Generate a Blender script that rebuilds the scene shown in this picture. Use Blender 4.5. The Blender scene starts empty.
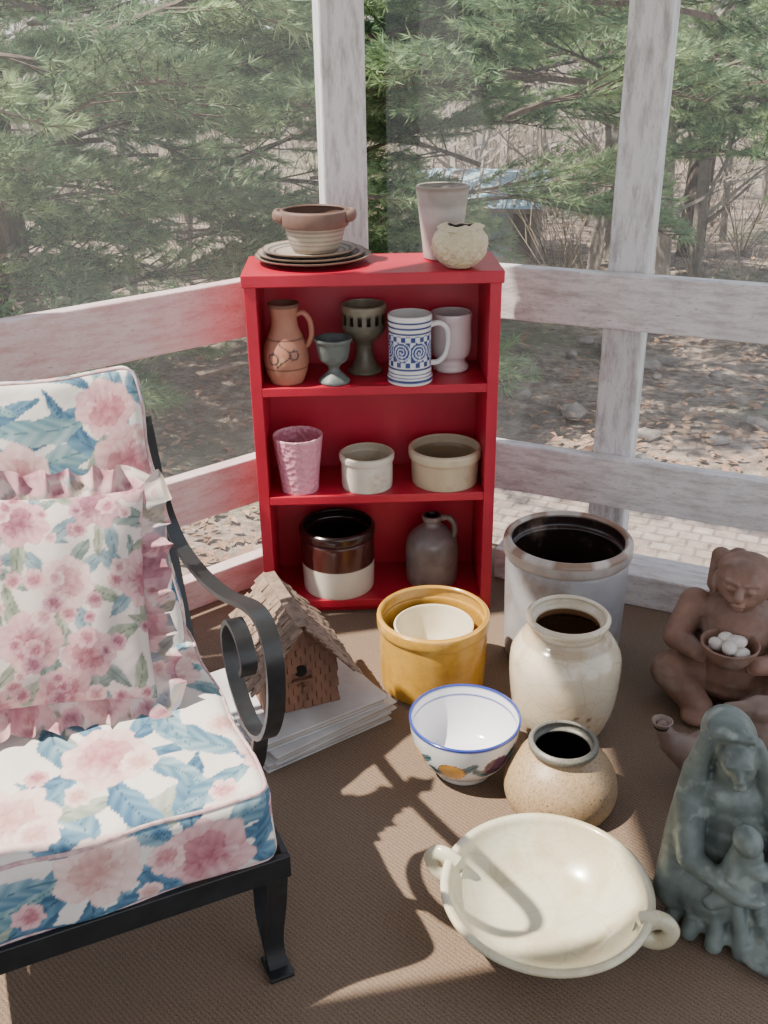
import bpy, bmesh, math, random
import numpy as np
from mathutils import Vector, Matrix, Euler
random.seed(7); R=random.Random(11)
scene=bpy.context.scene
pi=math.pi

# ------------------------------------------------------------------ helpers
def lin(c):
    return tuple(((x/255)/12.92 if x/255<=0.04045 else ((x/255+0.055)/1.055)**2.4) for x in c[:3])
def lin4(c): return lin(c)+(1.0,)
_lc={}
def linc(c):
    k=tuple(int(x) for x in c)
    if k not in _lc: _lc[k]=lin(k)
    return _lc[k]

def new_mat(name):
    m=bpy.data.materials.new(name); m.use_nodes=True
    nt=m.node_tree; b=nt.nodes["Principled BSDF"]
    return m,nt,b
def node(nt,t,**k):
    n=nt.nodes.new(t)
    for a,v in k.items(): setattr(n,a,v)
    return n
def mixc(nt,fac,a,b,blend='MIX'):
    m=nt.nodes.new("ShaderNodeMix"); m.data_type='RGBA'; m.blend_type=blend
    if isinstance(fac,(int,float)): m.inputs[0].default_value=fac
    else: nt.links.new(fac,m.inputs[0])
    for i,x in ((6,a),(7,b)):
        if isinstance(x,tuple): m.inputs[i].default_value=x if len(x)==4 else x+(1,)
        else: nt.links.new(x,m.inputs[i])
    return m.outputs[2]
def ramp(nt,val,stops,interp='LINEAR'):
    r=nt.nodes.new("ShaderNodeValToRGB"); r.color_ramp.interpolation=interp
    e=r.color_ramp.elements
    while len(e)<len(stops): e.new(0.5)
    for el,(p,c) in zip(e,stops):
        el.position=p; el.color=c if len(c)==4 else tuple(c)+(1,)
    nt.links.new(val,r.inputs[0]); return r.outputs[0]
def noise(nt,scale,detail=4,rough=0.55,vec=None,dist=0):
    n=nt.nodes.new("ShaderNodeTexNoise"); n.inputs["Scale"].default_value=scale
    n.inputs["Detail"].default_value=detail; n.inputs["Roughness"].default_value=rough
    n.inputs["Distortion"].default_value=dist
    if vec is not None: nt.links.new(vec,n.inputs["Vector"])
    return n.outputs[0]
def objco(nt,scale=(1,1,1)):
    tc=nt.nodes.new("ShaderNodeTexCoord"); mp=nt.nodes.new("ShaderNodeMapping")
    mp.inputs["Scale"].default_value=scale
    nt.links.new(tc.outputs["Object"],mp.inputs[0]); return mp.outputs[0]
def bump(nt,b,h,strength=0.3,dist=0.005):
    n=nt.nodes.new("ShaderNodeBump"); n.inputs["Strength"].default_value=strength; n.inputs["Distance"].default_value=dist
    nt.links.new(h,n.inputs["Height"]); nt.links.new(n.outputs[0],b.inputs["Normal"])

def basic(name,c1,c2=None,rough=0.5,scale=20,bs=0.15,bscale=None,bdist=0.003,speck=None,metal=0,coat=0,stretch=(1,1,1)):
    m,nt,b=new_mat(name)
    v=objco(nt,stretch)
    c2=c2 or tuple(int(x*0.82) for x in c1)
    n=noise(nt,scale,5,0.6,v)
    f=ramp(nt,n,[(0.35,(0,0,0)),(0.68,(1,1,1))])
    col=mixc(nt,f,lin4(c1),lin4(c2))
    if speck:
        sc,scol,th=speck[:3]; sw=speck[3] if len(speck)>3 else .04; am=speck[4] if len(speck)>4 else 1
        n2=noise(nt,sc,3,0.5,v)
        f2=ramp(nt,n2,[(th,(0,0,0)),(th+sw,(am,am,am))])
        col=mixc(nt,f2,col,lin4(scol))
    nt.links.new(col,b.inputs["Base Color"])
    b.inputs["Roughness"].default_value=rough; b.inputs["Metallic"].default_value=metal
    b.inputs["Coat Weight"].default_value=coat; b.inputs["Coat Roughness"].default_value=0.12
    if bs: bump(nt,b,noise(nt,bscale or scale*3,4,0.6,v),bs,bdist)
    return m
def attrmat(name,rough=0.35,scale=14,var=0.18,bs=0.05,bscale=60,coat=0.0,crack=None,vor=None,stain=None,bdist=0.002):
    m,nt,b=new_mat(name)
    a=node(nt,"ShaderNodeAttribute",attribute_name="Col")
    v=objco(nt)
    n=noise(nt,scale,6,0.6,v)
    f=ramp(nt,n,[(0.3,(1-var,)*3),(0.7,(1,1,1))])
    col=mixc(nt,1.0,a.outputs["Color"],f,'MULTIPLY')
    if stain:
        sc,scol,th,amt=stain
        f2=ramp(nt,noise(nt,sc,5,0.65,v),[(th,(0,0,0)),(th+0.12,(amt,)*3)])
        col=mixc(nt,f2,col,lin4(scol))
    if crack:
        sc,scol,amt=crack
        vo=node(nt,"ShaderNodeTexVoronoi",feature='DISTANCE_TO_EDGE'); vo.inputs["Scale"].default_value=sc
        nt.links.new(v,vo.inputs["Vector"])
        f3=ramp(nt,vo.outputs["Distance"],[(0.0,(amt,)*3),(0.03,(0,0,0))])
        col=mixc(nt,f3,col,lin4(scol))
    nt.links.new(col,b.inputs["Base Color"])
    b.inputs["Roughness"].default_value=rough
    b.inputs["Coat Weight"].default_value=coat; b.inputs["Coat Roughness"].default_value=0.1
    if vor:
        vo=node(nt,"ShaderNodeTexVoronoi"); vo.inputs["Scale"].default_value=vor
        nt.links.new(v,vo.inputs["Vector"]); bump(nt,b,vo.outputs["Distance"],0.8,0.006)
    elif bs: bump(nt,b,noise(nt,bscale,4,0.6,v),bs,bdist)
    return m

def link(o,parent=None):
    bpy.context.collection.objects.link(o)
    if parent is not None: o.parent=parent
    return o
def empty(name,loc=(0,0,0),rotz=0,parent=None):
    e=bpy.data.objects.new(name,None); e.location=loc; e.rotation_euler=(0,0,rotz); e.empty_display_size=0.1
    return link(e,parent)
def mesh_obj(name,verts,faces,mat=None,parent=None,loc=(0,0,0),rotz=0,smooth=True,sharp=40,cols=None):
    me=bpy.data.meshes.new(name); me.from_pydata([tuple(v) for v in verts],[],faces); me.update()
    if smooth:
        me.polygons.foreach_set("use_smooth",[True]*len(me.polygons))
        if sharp<180: me.set_sharp_from_angle(angle=math.radians(sharp))
    if cols is not None:
        a=me.color_attributes.new("Col",'FLOAT_COLOR','POINT')
        arr=np.ones((len(verts),4),dtype=np.float32); arr[:,:3]=np.array(cols)[:,:3]
        a.data.foreach_set("color",arr.ravel())
    if mat: me.materials.append(mat)
    o=bpy.data.objects.new(name,me); o.location=loc; o.rotation_euler=(0,0,rotz)
    return link(o,parent)

def resample(prof,step=0.004):
    out=[prof[0]]
    for a,b in zip(prof[:-1],prof[1:]):
        L=math.hypot(b[0]-a[0],b[1]-a[1]); n=max(1,int(L/step))
        for i in range(1,n+1): out.append((a[0]+(b[0]-a[0])*i/n,a[1]+(b[1]-a[1])*i/n))
    return out
def crom(pts,n=6,closed=False):
    P=[Vector(p) for p in pts]; out=[]
    N=len(P)
    rng=range(N if closed else N-1)
    for i in rng:
        if closed: p0,p1,p2,p3=P[(i-1)%N],P[i],P[(i+1)%N],P[(i+2)%N]
        else:
            p1,p2=P[i],P[i+1]; p0=P[i-1] if i>0 else p1*2-p2; p3=P[i+2] if i+2<N else p2*2-p1
        for k in range(n):
            t=k/n
            out.append(0.5*((2*p1)+(p2-p0)*t+(2*p0-5*p1+4*p2-p3)*t*t+(3*p1-p0-3*p2+p3)*t**3))
    if not closed: out.append(P[-1])
    return out
def lathe_data(outer,inner,seg=96,step=0.005,smooth=True):
    def sm(p):
        if not smooth: return resample(p,step)
        q=[(max(0,a.x),a.y) for a in crom([(x,y) for x,y in p],4)]
        return resample(q,step)
    po=resample([(0.0005,outer[0][1]),outer[0]],0.03)[:-1]+sm(outer)
    pin=sm([outer[-1]]+inner)[1:]
    prof=po+pin; k_out=len(po)
    verts=[];faces=[];meta=[]
    cs=[(2*pi*i/seg,math.cos(2*pi*i/seg),math.sin(2*pi*i/seg)) for i in range(seg)]
    for j,(r,z) in enumerate(prof):
        r=max(r,0.0005); ins=j>=k_out
        for th,c_,s_ in cs:
            verts.append((r*c_,r*s_,z)); meta.append((th,r,z,ins))
    for j in range(len(prof)-1):
        for i in range(seg):
            a=j*seg+i;b=j*seg+(i+1)%seg
            faces.append((a,b,b+seg,a+seg))
    faces.append(tuple(range(seg-1,-1,-1)))
    n=(len(prof)-1)*seg
    faces.append(tuple(n+i for i in range(seg)))
    return verts,faces,meta
def pot(name,loc,outer,inner,mat,colfn=None,seg=72,step=0.006,parent=None,smooth=True,deform=None,hole=None,rotz=0):
    v,f,meta=lathe_data(outer,inner,seg,step,smooth)
    cols=[linc(colfn(*m)) for m in meta] if colfn else None
    if hole: f=[q for q in f if not (len(q)==4 and hole(*meta[q[0]]))]
    if deform: v=[deform(p,m) for p,m in zip(v,meta)]
    return mesh_obj(name,v,f,mat,parent,loc,rotz,cols=cols)
def tube(name,pts,rad,mat,parent=None,loc=(0,0,0),rotz=0,seg=14,flat=1.0,n=8,col=None,up=(0,0,1)):
    P=crom(pts,n); N=len(P)
    rr=rad if callable(rad) else (lambda t:rad)
    verts=[];faces=[]
    upv=Vector(up); prev=None
    for i,p in enumerate(P):
        t=(P[min(i+1,N-1)]-P[max(i-1,0)]).normalized()
        if prev is None:
            a=t.cross(upv)
            if a.length<0.05: a=t.cross(Vector((1,0,0)))
            a.normalize()
        else:
            a=(prev-t*prev.dot(t)).normalized()
        prev=a; b=t.cross(a)
        r=rr(i/(N-1))
        for k in range(seg):
            th=2*pi*k/seg
            verts.append(p+a*(r*math.cos(th))+b*(r*flat*math.sin(th)))
    for i in range(N-1):
        for k in range(seg):
            a=i*seg+k;b=i*seg+(k+1)%seg
            faces.append((a,b,b+seg,a+seg))
    faces.append(tuple(range(seg-1,-1,-1))); faces.append(tuple((N-1)*seg+k for k in range(seg)))
    cols=[lin(col)]*len(verts) if col else None
    return mesh_obj(name,verts,faces,mat,parent,loc,rotz,cols=cols)
def strap(name,pts,width,thick,side,mat,parent=None,n=8):
    P=crom(pts,n) if n>1 else [Vector(p) for p in pts]
    N=len(P); S=Vector(side).normalized(); verts=[];faces=[]
    for i,p in enumerate(P):
        t=(P[min(i+1,N-1)]-P[max(i-1,0)]).normalized(); b=t.cross(S).normalized()
        for sx,sy in ((-1,-1),(1,-1),(1,1),(-1,1)):
            verts.append(p+S*(sx*width/2)+b*(sy*thick/2))
    for i in range(N-1):
        for k in range(4):
            a=i*4+k;b=i*4+(k+1)%4
            faces.append((a,b,b+4,a+4))
    faces.append((3,2,1,0)); e=(N-1)*4; faces.append((e,e+1,e+2,e+3))
    return mesh_obj(name,verts,faces,mat,parent,sharp=35)
def box(name,size,loc,mat,parent=None,rotz=0,bev=0.003,rot=None):
    bm=bmesh.new(); bmesh.ops.create_cube(bm,size=1)
    bmesh.ops.scale(bm,vec=size,verts=bm.verts)
    if bev: bmesh.ops.bevel(bm,geom=bm.edges[:],offset=bev,segments=2,affect='EDGES',profile=0.5)
    me=bpy.data.meshes.new(name); bm.to_mesh(me); bm.free()
    me.materials.append(mat)
    o=bpy.data.objects.new(name,me); o.location=loc
    o.rotation_euler=rot if rot else (0,0,rotz)
    return link(o,parent)
def board(name,p,q,z0,z1,th,off,mat,bev=0.004,parent=None):
    p=Vector(p);q=Vector(q); d=(q-p); L=d.length; d.normalize(); n=Vector((-d.y,d.x))
    c=(p+q)/2+n*(off+th/2)
    return box(name,(L,th,z1-z0),(c.x,c.y,(z0+z1)/2),mat,parent,rotz=math.atan2(d.y,d.x),bev=bev)

def _sph(nu,nv):
    V=[(0,0,1)]
    for j in range(1,nv):
        ph=pi*j/nv
        for i in range(nu):
            th=2*pi*i/nu; V.append((math.sin(ph)*math.cos(th),math.sin(ph)*math.sin(th),math.cos(ph)))
    V.append((0,0,-1)); F=[]
    for i in range(nu): F.append((0,1+i,1+(i+1)%nu))
    for j in range(nv-2):
        for i in range(nu):
            a=1+j*nu+i;b=1+j*nu+(i+1)%nu; F.append((a,a+nu,b+nu,b))
    e=len(V)-1; s=1+(nv-2)*nu
    for i in range(nu): F.append((s+i,e,s+(i+1)%nu))
    return np.array(V),F
SPH=_sph(16,10)
def blob(name,parts,mat,loc=(0,0,0),rotz=0,voxel=0.006,smooth=3,parent=None,warp=None):
    V=[];F=[];base=0
    def add(c,M):
        nonlocal base
        V.append(SPH[0]@M.T+np.array(c)); F.extend([tuple(i+base for i in f) for f in SPH[1]]); base+=len(SPH[0])
    for pt in parts:
        if pt[0]=='e':
            M=np.diag(pt[2])
            if len(pt)>3: M=np.array(Euler(pt[3]).to_matrix())@M
            add(pt[1],M)
        else:
            p,q=Vector(pt[1]),Vector(pt[2]); r1,r2=pt[3],pt[4]
            n=max(2,int((q-p).length/(min(r1,r2)*0.5)))
            for i in range(n+1):
                t=i/n; add(tuple(p.lerp(q,t)),np.eye(3)*(r1+(r2-r1)*t))
    V=np.concatenate(V)
    if warp is not None: V=warp(V)
    me=bpy.data.meshes.new(name+"_src"); me.from_pydata(V.tolist(),[],F); me.update()
    o=bpy.data.objects.new(name,me); link(o)
    r=o.modifiers.new("r",'REMESH'); r.mode='VOXEL'; r.voxel_size=voxel; r.use_smooth_shade=True
    s=o.modifiers.new("s",'SMOOTH'); s.iterations=smooth; s.factor=0.5
    dg=bpy.context.evaluated_depsgraph_get(); dg.update()
    m2=bpy.data.meshes.new_from_object(o.evaluated_get(dg)); m2.name=name
    o.modifiers.clear(); o.data=m2; m2.materials.clear(); m2.materials.append(mat)
    m2.polygons.foreach_set("use_smooth",[True]*len(m2.polygons))
    o.location=loc; o.rotation_euler=(0,0,rotz)
    if parent: o.parent=parent
    return o

# ------------------------------------------------------------------ camera
cam=bpy.data.cameras.new("camera"); cam.lens=36*1000/1024; cam.sensor_width=36; cam.sensor_fit='AUTO'
co=bpy.data.objects.new("camera",cam); link(co); co.location=(0,0,1.5)
co.rotation_mode='QUATERNION'
co.rotation_quaternion=(Matrix.Rotation(math.radians(65),3,'X')@Matrix.Rotation(math.radians(-0.8),3,'Z')).to_quaternion()
cam.clip_end=300; scene.camera=co

# sculptures first (few objects in the scene -> quick evaluation)
Mver=basic("verdigris_bronze",(112,122,116),(76,86,82),0.45,14,0.15,bscale=40,speck=(22,(144,154,146),0.56,.12,.7))
parts=[('e',(0.015,.0,.03),(.130,.120,.035)),('e',(0.01,.01,.07),(.118,.105,.07)),('e',(-.05,-.03,.09),(.07,.075,.07)),('e',(.06,-.03,.09),(.065,.07,.065)),
('e',(.05,-.115,.02),(.055,.045,.022)),('c',(.02,-.06,.04),(.07,-.13,.02),.04,.026),
('c',(0,.02,.08),(0,.025,.27),.100,.064),('e',(0,.02,.285),(.076,.052,.042)),
('c',(.0,.01,.30),(.004,-.01,.36),.034,.030),('e',(.010,-.030,.382),(.031,.038,.042),(.35,0,0)),
('e',(0,.020,.400),(.047,.048,.056)),('c',(-.036,-.012,.41),(-.058,-.002,.33),.014,.020),('c',(.040,-.012,.41),(.058,-.002,.33),.014,.020),
('c',(-.026,-.030,.430),(.032,-.030,.430),.010,.010),('e',(.0,-.010,.434),(.038,.034,.020)),
('c',(-.058,-.002,.33),(-.088,-.02,.20),.022,.030),('c',(-.088,-.02,.20),(-.112,-.04,.07),.030,.036),
('c',(.058,-.002,.33),(.092,-.02,.20),.022,.030),('c',(.092,-.02,.20),(.112,-.04,.07),.030,.032),
('c',(0,.05,.38),(0,.08,.1),.044,.075),
('c',(-.072,-.015,.27),(-.078,-.070,.18),.026,.024),('c',(-.078,-.070,.18),(.0,-.118,.152),.024,.017),('e',(.014,-.122,.150),(.026,.012,.011)),
('c',(.072,-.015,.27),(.082,-.066,.19),.026,.023),('c',(.082,-.066,.19),(.034,-.108,.205),.022,.014),('e',(.028,-.112,.208),(.016,.010,.012)),
('c',(.0,-.088,.168),(.014,-.088,.228),.036,.027),('e',(.016,-.096,.264),(.025,.027,.029)),('c',(-.0,-.1,.15),(-.05,-.11,.12),.020,.014),('c',(.0,-.100,.22),(-.015,-.118,.190),.011,.008),
('c',(.010,-.066,.388),(.010,-.074,.374),.005,.007),('e',(.010,-.064,.352),(.012,.009,.008)),('e',(.010,-.067,.363),(.011,.006,.003)),('c',(-.008,-.062,.394),(.028,-.062,.394),.006,.006),('e',(.016,-.123,.262),(.004,.005,.005)),('e',(.016,-.119,.252),(.007,.005,.003))]
for k in range(7):
    a=-2.8+k*.36
    parts.append(('c',(.085*math.cos(a),.075*math.sin(a),.15),(.128*math.cos(a+.15),.115*math.sin(a+.15),.015),.012,.016))
def wp(V):
    V=V.copy(); V[:,0]*=1.06; V[:,0]-=.17*np.clip(V[:,2]-.05,0,1); V[:,2]*=.97; return V
blob("madonna_and_child_statue",parts,Mver,(.658,1.400,0),math.radians(-14),voxel=.004,smooth=3,warp=wp)

Mclay=basic("weathered_red_clay",(140,106,90),(102,76,62),0.65,9,0.3,bscale=60,speck=(10,(156,140,130),0.54,.2,.8))
SF=empty("seated_clay_figure",(.865,2.10,0),math.radians(-28))
parts=[('e',(0,.03,.05),(.145,.12,.05)),('c',(0,.03,.08),(0,.02,.20),.118,.098),('e',(0,.02,.235),(.118,.070,.050)),
('c',(-.06,.0,.06),(-.130,-.09,.09),.060,.052),('c',(.06,.0,.06),(.130,-.09,.09),.060,.052),('c',(-.130,-.09,.085),(-.05,-.13,.03),.048,.036),('c',(.130,-.09,.085),(.05,-.13,.03),.048,.036),
('e',(-.05,-.15,.018),(.038,.045,.020)),('e',(.05,-.15,.018),(.038,.045,.020)),
('c',(-.110,.01,.245),(-.135,-.05,.17),.040,.034),('c',(-.135,-.05,.17),(-.068,-.125,.185),.031,.023),('c',(.110,.01,.245),(.135,-.05,.17),.040,.034),('c',(.135,-.05,.17),(.068,-.125,.185),.031,.023),
('c',(0,.01,.26),(0,-.01,.30),.045,.042),('e',(0,-.015,.345),(.064,.060,.064)),('e',(0,-.052,.320),(.038,.024,.024)),
('e',(0,.012,.370),(.070,.058,.042)),('e',(-.065,.0,.325),(.012,.018,.034)),('e',(.065,.0,.325),(.012,.018,.034)),
('c',(-.07,.055,.29),(-.07,.055,.37),.026,.024),('c',(-.03,.065,.29),(-.03,.065,.37),.03,.026),
('c',(0,-.074,.362),(0,-.088,.336),.007,.012),('e',(0,-.083,.314),(.020,.007,.005)),('e',(0,-.080,.303),(.016,.007,.005)),
('e',(-.023,-.072,.352),(.012,.007,.006)),('e',(.023,-.072,.352),(.012,.007,.006)),('c',(-.038,-.062,.368),(-.008,-.078,.370),.005,.005),('c',(.038,-.062,.368),(.008,-.078,.370),.005,.005)]
for k in range(4): parts.append(('e',(-.060+k*.004,-.138+.004*k,.172+k*.011),(.018,.008,.0055))); parts.append(('e',(.060-k*.004,-.138+.004*k,.172+k*.011),(.018,.008,.0055)))
def wp(V): V=V.copy(); V[:,2]*=.95; return V
blob("figure",parts,Mclay,(0,0,0),0,voxel=.004,smooth=2,parent=SF,warp=wp)
Mgc=basic("grey_brown_clay",(130,110,98),(98,80,70),0.5,8,0.15,bscale=45,speck=(12,(150,138,130),0.58,.2,.6))
BV=empty("animal_effigy_vessel",(.738,1.735,0),math.radians(-8))
parts=[('e',(.02,0,.035),(.10,.07,.035)),('e',(.01,0,.085),(.125,.080,.068)),('c',(-.07,0,.09),(-.125,-.005,.125),.045,.026),('c',(-.125,-.005,.125),(-.147,-.008,.165),.024,.017),
('c',(.05,0,.12),(.065,0,.205),.045,.030),('e',(.052,-.004,.228),(.042,.030,.028)),('c',(.035,-.006,.225),(-.022,-.01,.231),.022,.010),('e',(.075,.02,.256),(.010,.006,.016)),('e',(.075,-.022,.256),(.010,.006,.016)),
('c',(.11,0,.10),(.155,0,.14),.03,.014),('e',(.035,-.03,.235),(.006,.004,.006)),('c',(-.02,-.075,.07),(.07,-.07,.09),.012,.016)]
blob("body",parts,Mgc,(0,0,0),0,voxel=.0045,smooth=2,parent=BV)

# ------------------------------------------------------------------ light
w=bpy.data.worlds.new("world"); scene.world=w; w.use_nodes=True
nt=w.node_tree; bg=nt.nodes["Background"]
tc=node(nt,"ShaderNodeTexCoord"); sp=node(nt,"ShaderNodeSeparateXYZ"); nt.links.new(tc.outputs["Generated"],sp.inputs[0])
skyc=ramp(nt,sp.outputs[2],[(0.0,(0.90,0.90,0.91)),(0.25,(0.78,0.83,0.92)),(1.0,(0.46,0.58,0.80))])
nt.links.new(skyc,bg.inputs[0]); bg.inputs[1].default_value=2.1
sl=bpy.data.lights.new("sun",'SUN'); sl.energy=13.5; sl.angle=math.radians(0.8); sl.color=(1,0.91,0.79)
so=bpy.data.objects.new("sun",sl); link(so)
sd=Vector((-0.64,-0.14,1.0)).normalized()
so.rotation_euler=sd.to_track_quat('Z','Y').to_euler(); so.location=(-5,-1,8)

# ------------------------------------------------------------------ room materials
m,nt,b=new_mat("carpet_brown")
v=objco(nt)
wv=node(nt,"ShaderNodeTexWave",wave_type='BANDS',bands_direction='DIAGONAL'); wv.inputs["Scale"].default_value=55; wv.inputs["Distortion"].default_value=2.5; wv.inputs["Detail"].default_value=2
wv.inputs["Detail Scale"].default_value=3
nt.links.new(v,wv.inputs["Vector"])
n1=noise(nt,420,2,0.6,v); n2=noise(nt,3,4,0.6,v)
c=mixc(nt,ramp(nt,n1,[(0.35,(0,0,0)),(0.65,(1,1,1))]),lin4((80,64,52)),lin4((144,122,102)))
c=mixc(nt,0.22,c,ramp(nt,wv.outputs[0],[(0.2,lin4((64,50,40))),(0.8,lin4((156,132,110)))]))
c=mixc(nt,ramp(nt,n2,[(0.4,(0,0,0)),(0.75,(0.35,)*3)]),c,lin4((118,102,86)))
nt.links.new(c,b.inputs["Base Color"]); b.inputs["Roughness"].default_value=0.95
bump(nt,b,n1,0.7,0.004); M_carpet=m

def white_h(name,c0,c1,c2,amt=.7):
    m,nt,b=new_mat(name)
    v=objco(nt,(2.2,10,10))
    f=ramp(nt,noise(nt,4,8,0.7,v),[(0.44,(0,0,0)),(0.66,(1,1,1))])
    c=mixc(nt,f,lin4(c0),lin4(c1))
    f2=ramp(nt,noise(nt,26,6,0.7,v),[(0.58,(0,0,0)),(0.66,(amt,)*3)])
    c=mixc(nt,f2,c,lin4(c2))
    nt.links.new(c,b.inputs["Base Color"]); b.inputs["Roughness"].default_value=0.65
    bump(nt,b,noise(nt,30,6,0.7,v),0.5,0.004); return m
M_white=white_h("peeling_white_paint",(218,214,212),(176,168,164),(136,122,114))
M_pinkw=white_h("worn_paint_red_bounce",(218,200,198),(202,160,158),(168,114,110))  # worn white paint; pink tones are the bookcase's red bounce light, painted in
def white_v(name):
    m,nt,b=new_mat(name)
    v=objco(nt,(10,10,2.0))
    f=ramp(nt,noise(nt,4,8,0.7,v),[(0.46,(0,0,0)),(0.64,(1,1,1))])
    c=mixc(nt,f,lin4((214,214,214)),lin4((168,165,162)))
    f2=ramp(nt,noise(nt,22,6,0.7,v),[(0.60,(0,0,0)),(0.67,(0.65,)*3)])
    c=mixc(nt,f2,c,lin4((128,118,110)))
    nt.links.new(c,b.inputs["Base Color"]); b.inputs["Roughness"].default_value=0.65
    bump(nt,b,noise(nt,24,6,0.7,v),0.6,0.005); return m
M_whitev=white_v("peeling_white_paint_post")
M_added_ceil=basic("added_ceiling_paint",(200,198,192),(188,186,180),0.8,3,0.0)

m=bpy.data.materials.new("insect_screen"); m.use_nodes=True; nt=m.node_tree; nt.nodes.clear()
tr=node(nt,"ShaderNodeBsdfTransparent"); df=node(nt,"ShaderNodeBsdfDiffuse"); tl=node(nt,"ShaderNodeBsdfTranslucent"); ad=node(nt,"ShaderNodeMixShader"); mx=node(nt,"ShaderNodeMixShader"); oo=node(nt,"ShaderNodeOutputMaterial")
df.inputs[0].default_value=(0.50,0.53,0.54,1); tl.inputs[0].default_value=(0.50,0.53,0.54,1); ad.inputs[0].default_value=.5; mx.inputs[0].default_value=0.14
nt.links.new(df.outputs[0],ad.inputs[1]); nt.links.new(tl.outputs[0],ad.inputs[2])
nt.links.new(tr.outputs[0],mx.inputs[1]); nt.links.new(ad.outputs[0],mx.inputs[2]); nt.links.new(mx.outputs[0],oo.inputs[0]); M_screen=m

# ------------------------------------------------------------------ room
fo=[(-1.12,-1.6),(2.02,-1.6),(2.02,2.13),(0.0,3.14),(-1.12,2.24)]
vs=[(x,y,0) for x,y in fo]+[(x,y,-0.25) for x,y in fo]
fc=[(0,1,2,3,4),(9,8,7,6,5)]+[(i,i+5,(i+1)%5+5,(i+1)%5) for i in range(5)]
mesh_obj("floor",vs,fc,M_carpet,smooth=False)
vs=[(x,y,2.55) for x,y in fo]+[(x,y,2.65) for x,y in fo]
mesh_obj("added_ceiling",vs,[(4,3,2,1,0),(5,6,7,8,9)]+[(i,(i+1)%5,(i+1)%5+5,i+5) for i in range(5)],M_added_ceil,smooth=False)  # unseen porch ceiling, added to bound the sunlit part of the floor
wl=empty("wall_left"); wr=empty("wall_right")
def Lp(x): return (x,3.020+0.830*x)
def Rp(x): return (x,2.995-0.47*x)
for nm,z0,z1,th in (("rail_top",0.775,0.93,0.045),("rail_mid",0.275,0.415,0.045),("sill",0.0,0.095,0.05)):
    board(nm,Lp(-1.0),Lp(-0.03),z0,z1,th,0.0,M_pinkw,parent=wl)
for nm,z0,z1,th,off in (("rail_top",0.785,0.935,0.045,0.0),("rail_mid",0.255,0.405,0.045,0.0)):
    board(nm,Rp(0.03),Rp(1.9),z0,z1,th,off,M_white,parent=wr)
board("sill",Rp(0.38),Rp(1.9),0.0,0.10,0.14,-0.10,M_white,parent=wr)
box("trim_1",(0.125,0.10,2.55),(-0.105,3.00,1.275),M_whitev,rotz=math.radians(12),bev=0.006)
def post(name,P,ang,wd=0.11,dp=0.09,z1=2.55):
    n=Vector((-math.sin(ang),math.cos(ang))); c=Vector(P)+n*(0.045+dp/2+0.002)
    box(name,(wd,dp,z1),(c.x,c.y,z1/2),M_whitev,rotz=ang,bev=0.006)
ra=math.atan(-0.47); la=math.atan(0.83)
post("trim_2",Rp(0.650),ra); post("trim_3",Rp(1.78),ra)
post("trim_4",Lp(-1.0),la,0.09)
wsl=empty("wall_side")
for nm,z0,z1 in (("rail_top",0.78,0.93),("rail_mid",0.285,0.42),("sill",0,0.095)):
    board(nm,(-1.0,1.0),(-1.0,2.18),z0,z1,0.045,0.0,M_white,parent=wsl)
box("wall_shade_left",(0.10,2.55,2.55),(-1.055,-0.275,1.275),M_white,bev=0)  # unseen solid wall, added to shade the near floor
def screen(name,p,q,z0,z1,off=0.06):
    p=Vector(p);q=Vector(q);d=(q-p).normalized();n=Vector((-d.y,d.x))*off
    mesh_obj(name,[(p.x+n.x,p.y+n.y,z0),(q.x+n.x,q.y+n.y,z0),(q.x+n.x,q.y+n.y,z1),(p.x+n.x,p.y+n.y,z1)],[(0,1,2,3)],M_screen,smooth=False)
screen("window_1",Lp(-1.0),Lp(-0.05),0.05,2.55,0.05)
screen("window_2",Rp(0.0),Rp(1.9),0.05,2.55,0.05)

# ------------------------------------------------------------------ exterior
BW=empty("backyard_woodland")
m,nt,b=new_mat("leaf_litter_ground")
v=objco(nt)
na=noise(nt,1.1,8,0.7,v); nb=noise(nt,9,6,0.75,v)
c=ramp(nt,nb,[(0.30,lin4((84,70,60))),(0.46,lin4((140,122,110))),(0.6,lin4((180,162,148))),(0.72,lin4((216,206,196)))])
c=mixc(nt,ramp(nt,na,[(0.45,(0,0,0)),(0.62,(0.55,)*3)]),c,lin4((104,94,78)))
c=mixc(nt,ramp(nt,noise(nt,0.35,3,0.5,v),[(0.50,(0,0,0)),(0.6,(0.5,)*3)]),c,lin4((108,120,86)))
nt.links.new(c,b.inputs["Base Color"]); b.inputs["Roughness"].default_value=1
bump(nt,b,nb,0.8,0.05); M_ground=m
N=110
gx=np.linspace(-1,1,N); vs=[];fs=[]
rg=np.random.RandomState(3)
for j in range(N):
    yy=-6+ (j/(N-1))**1.7*80
    for i in range(N):
        xx=gx[i]*(14+0.75*max(0,yy))
        z=-0.6+0.04*math.sin(xx*1.3+yy)+0.06*math.sin(yy*0.9-xx*0.6)+max(0,yy-14)*0.028+rg.uniform(-.015,.015)
        vs.append((xx,yy,z))
for j in range(N-1):
    for i in range(N-1):
        a=j*N+i; fs.append((a,a+1,a+N+1,a+N))
mesh_obj("ground_yard",vs,fs,M_ground,sharp=180)

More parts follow.
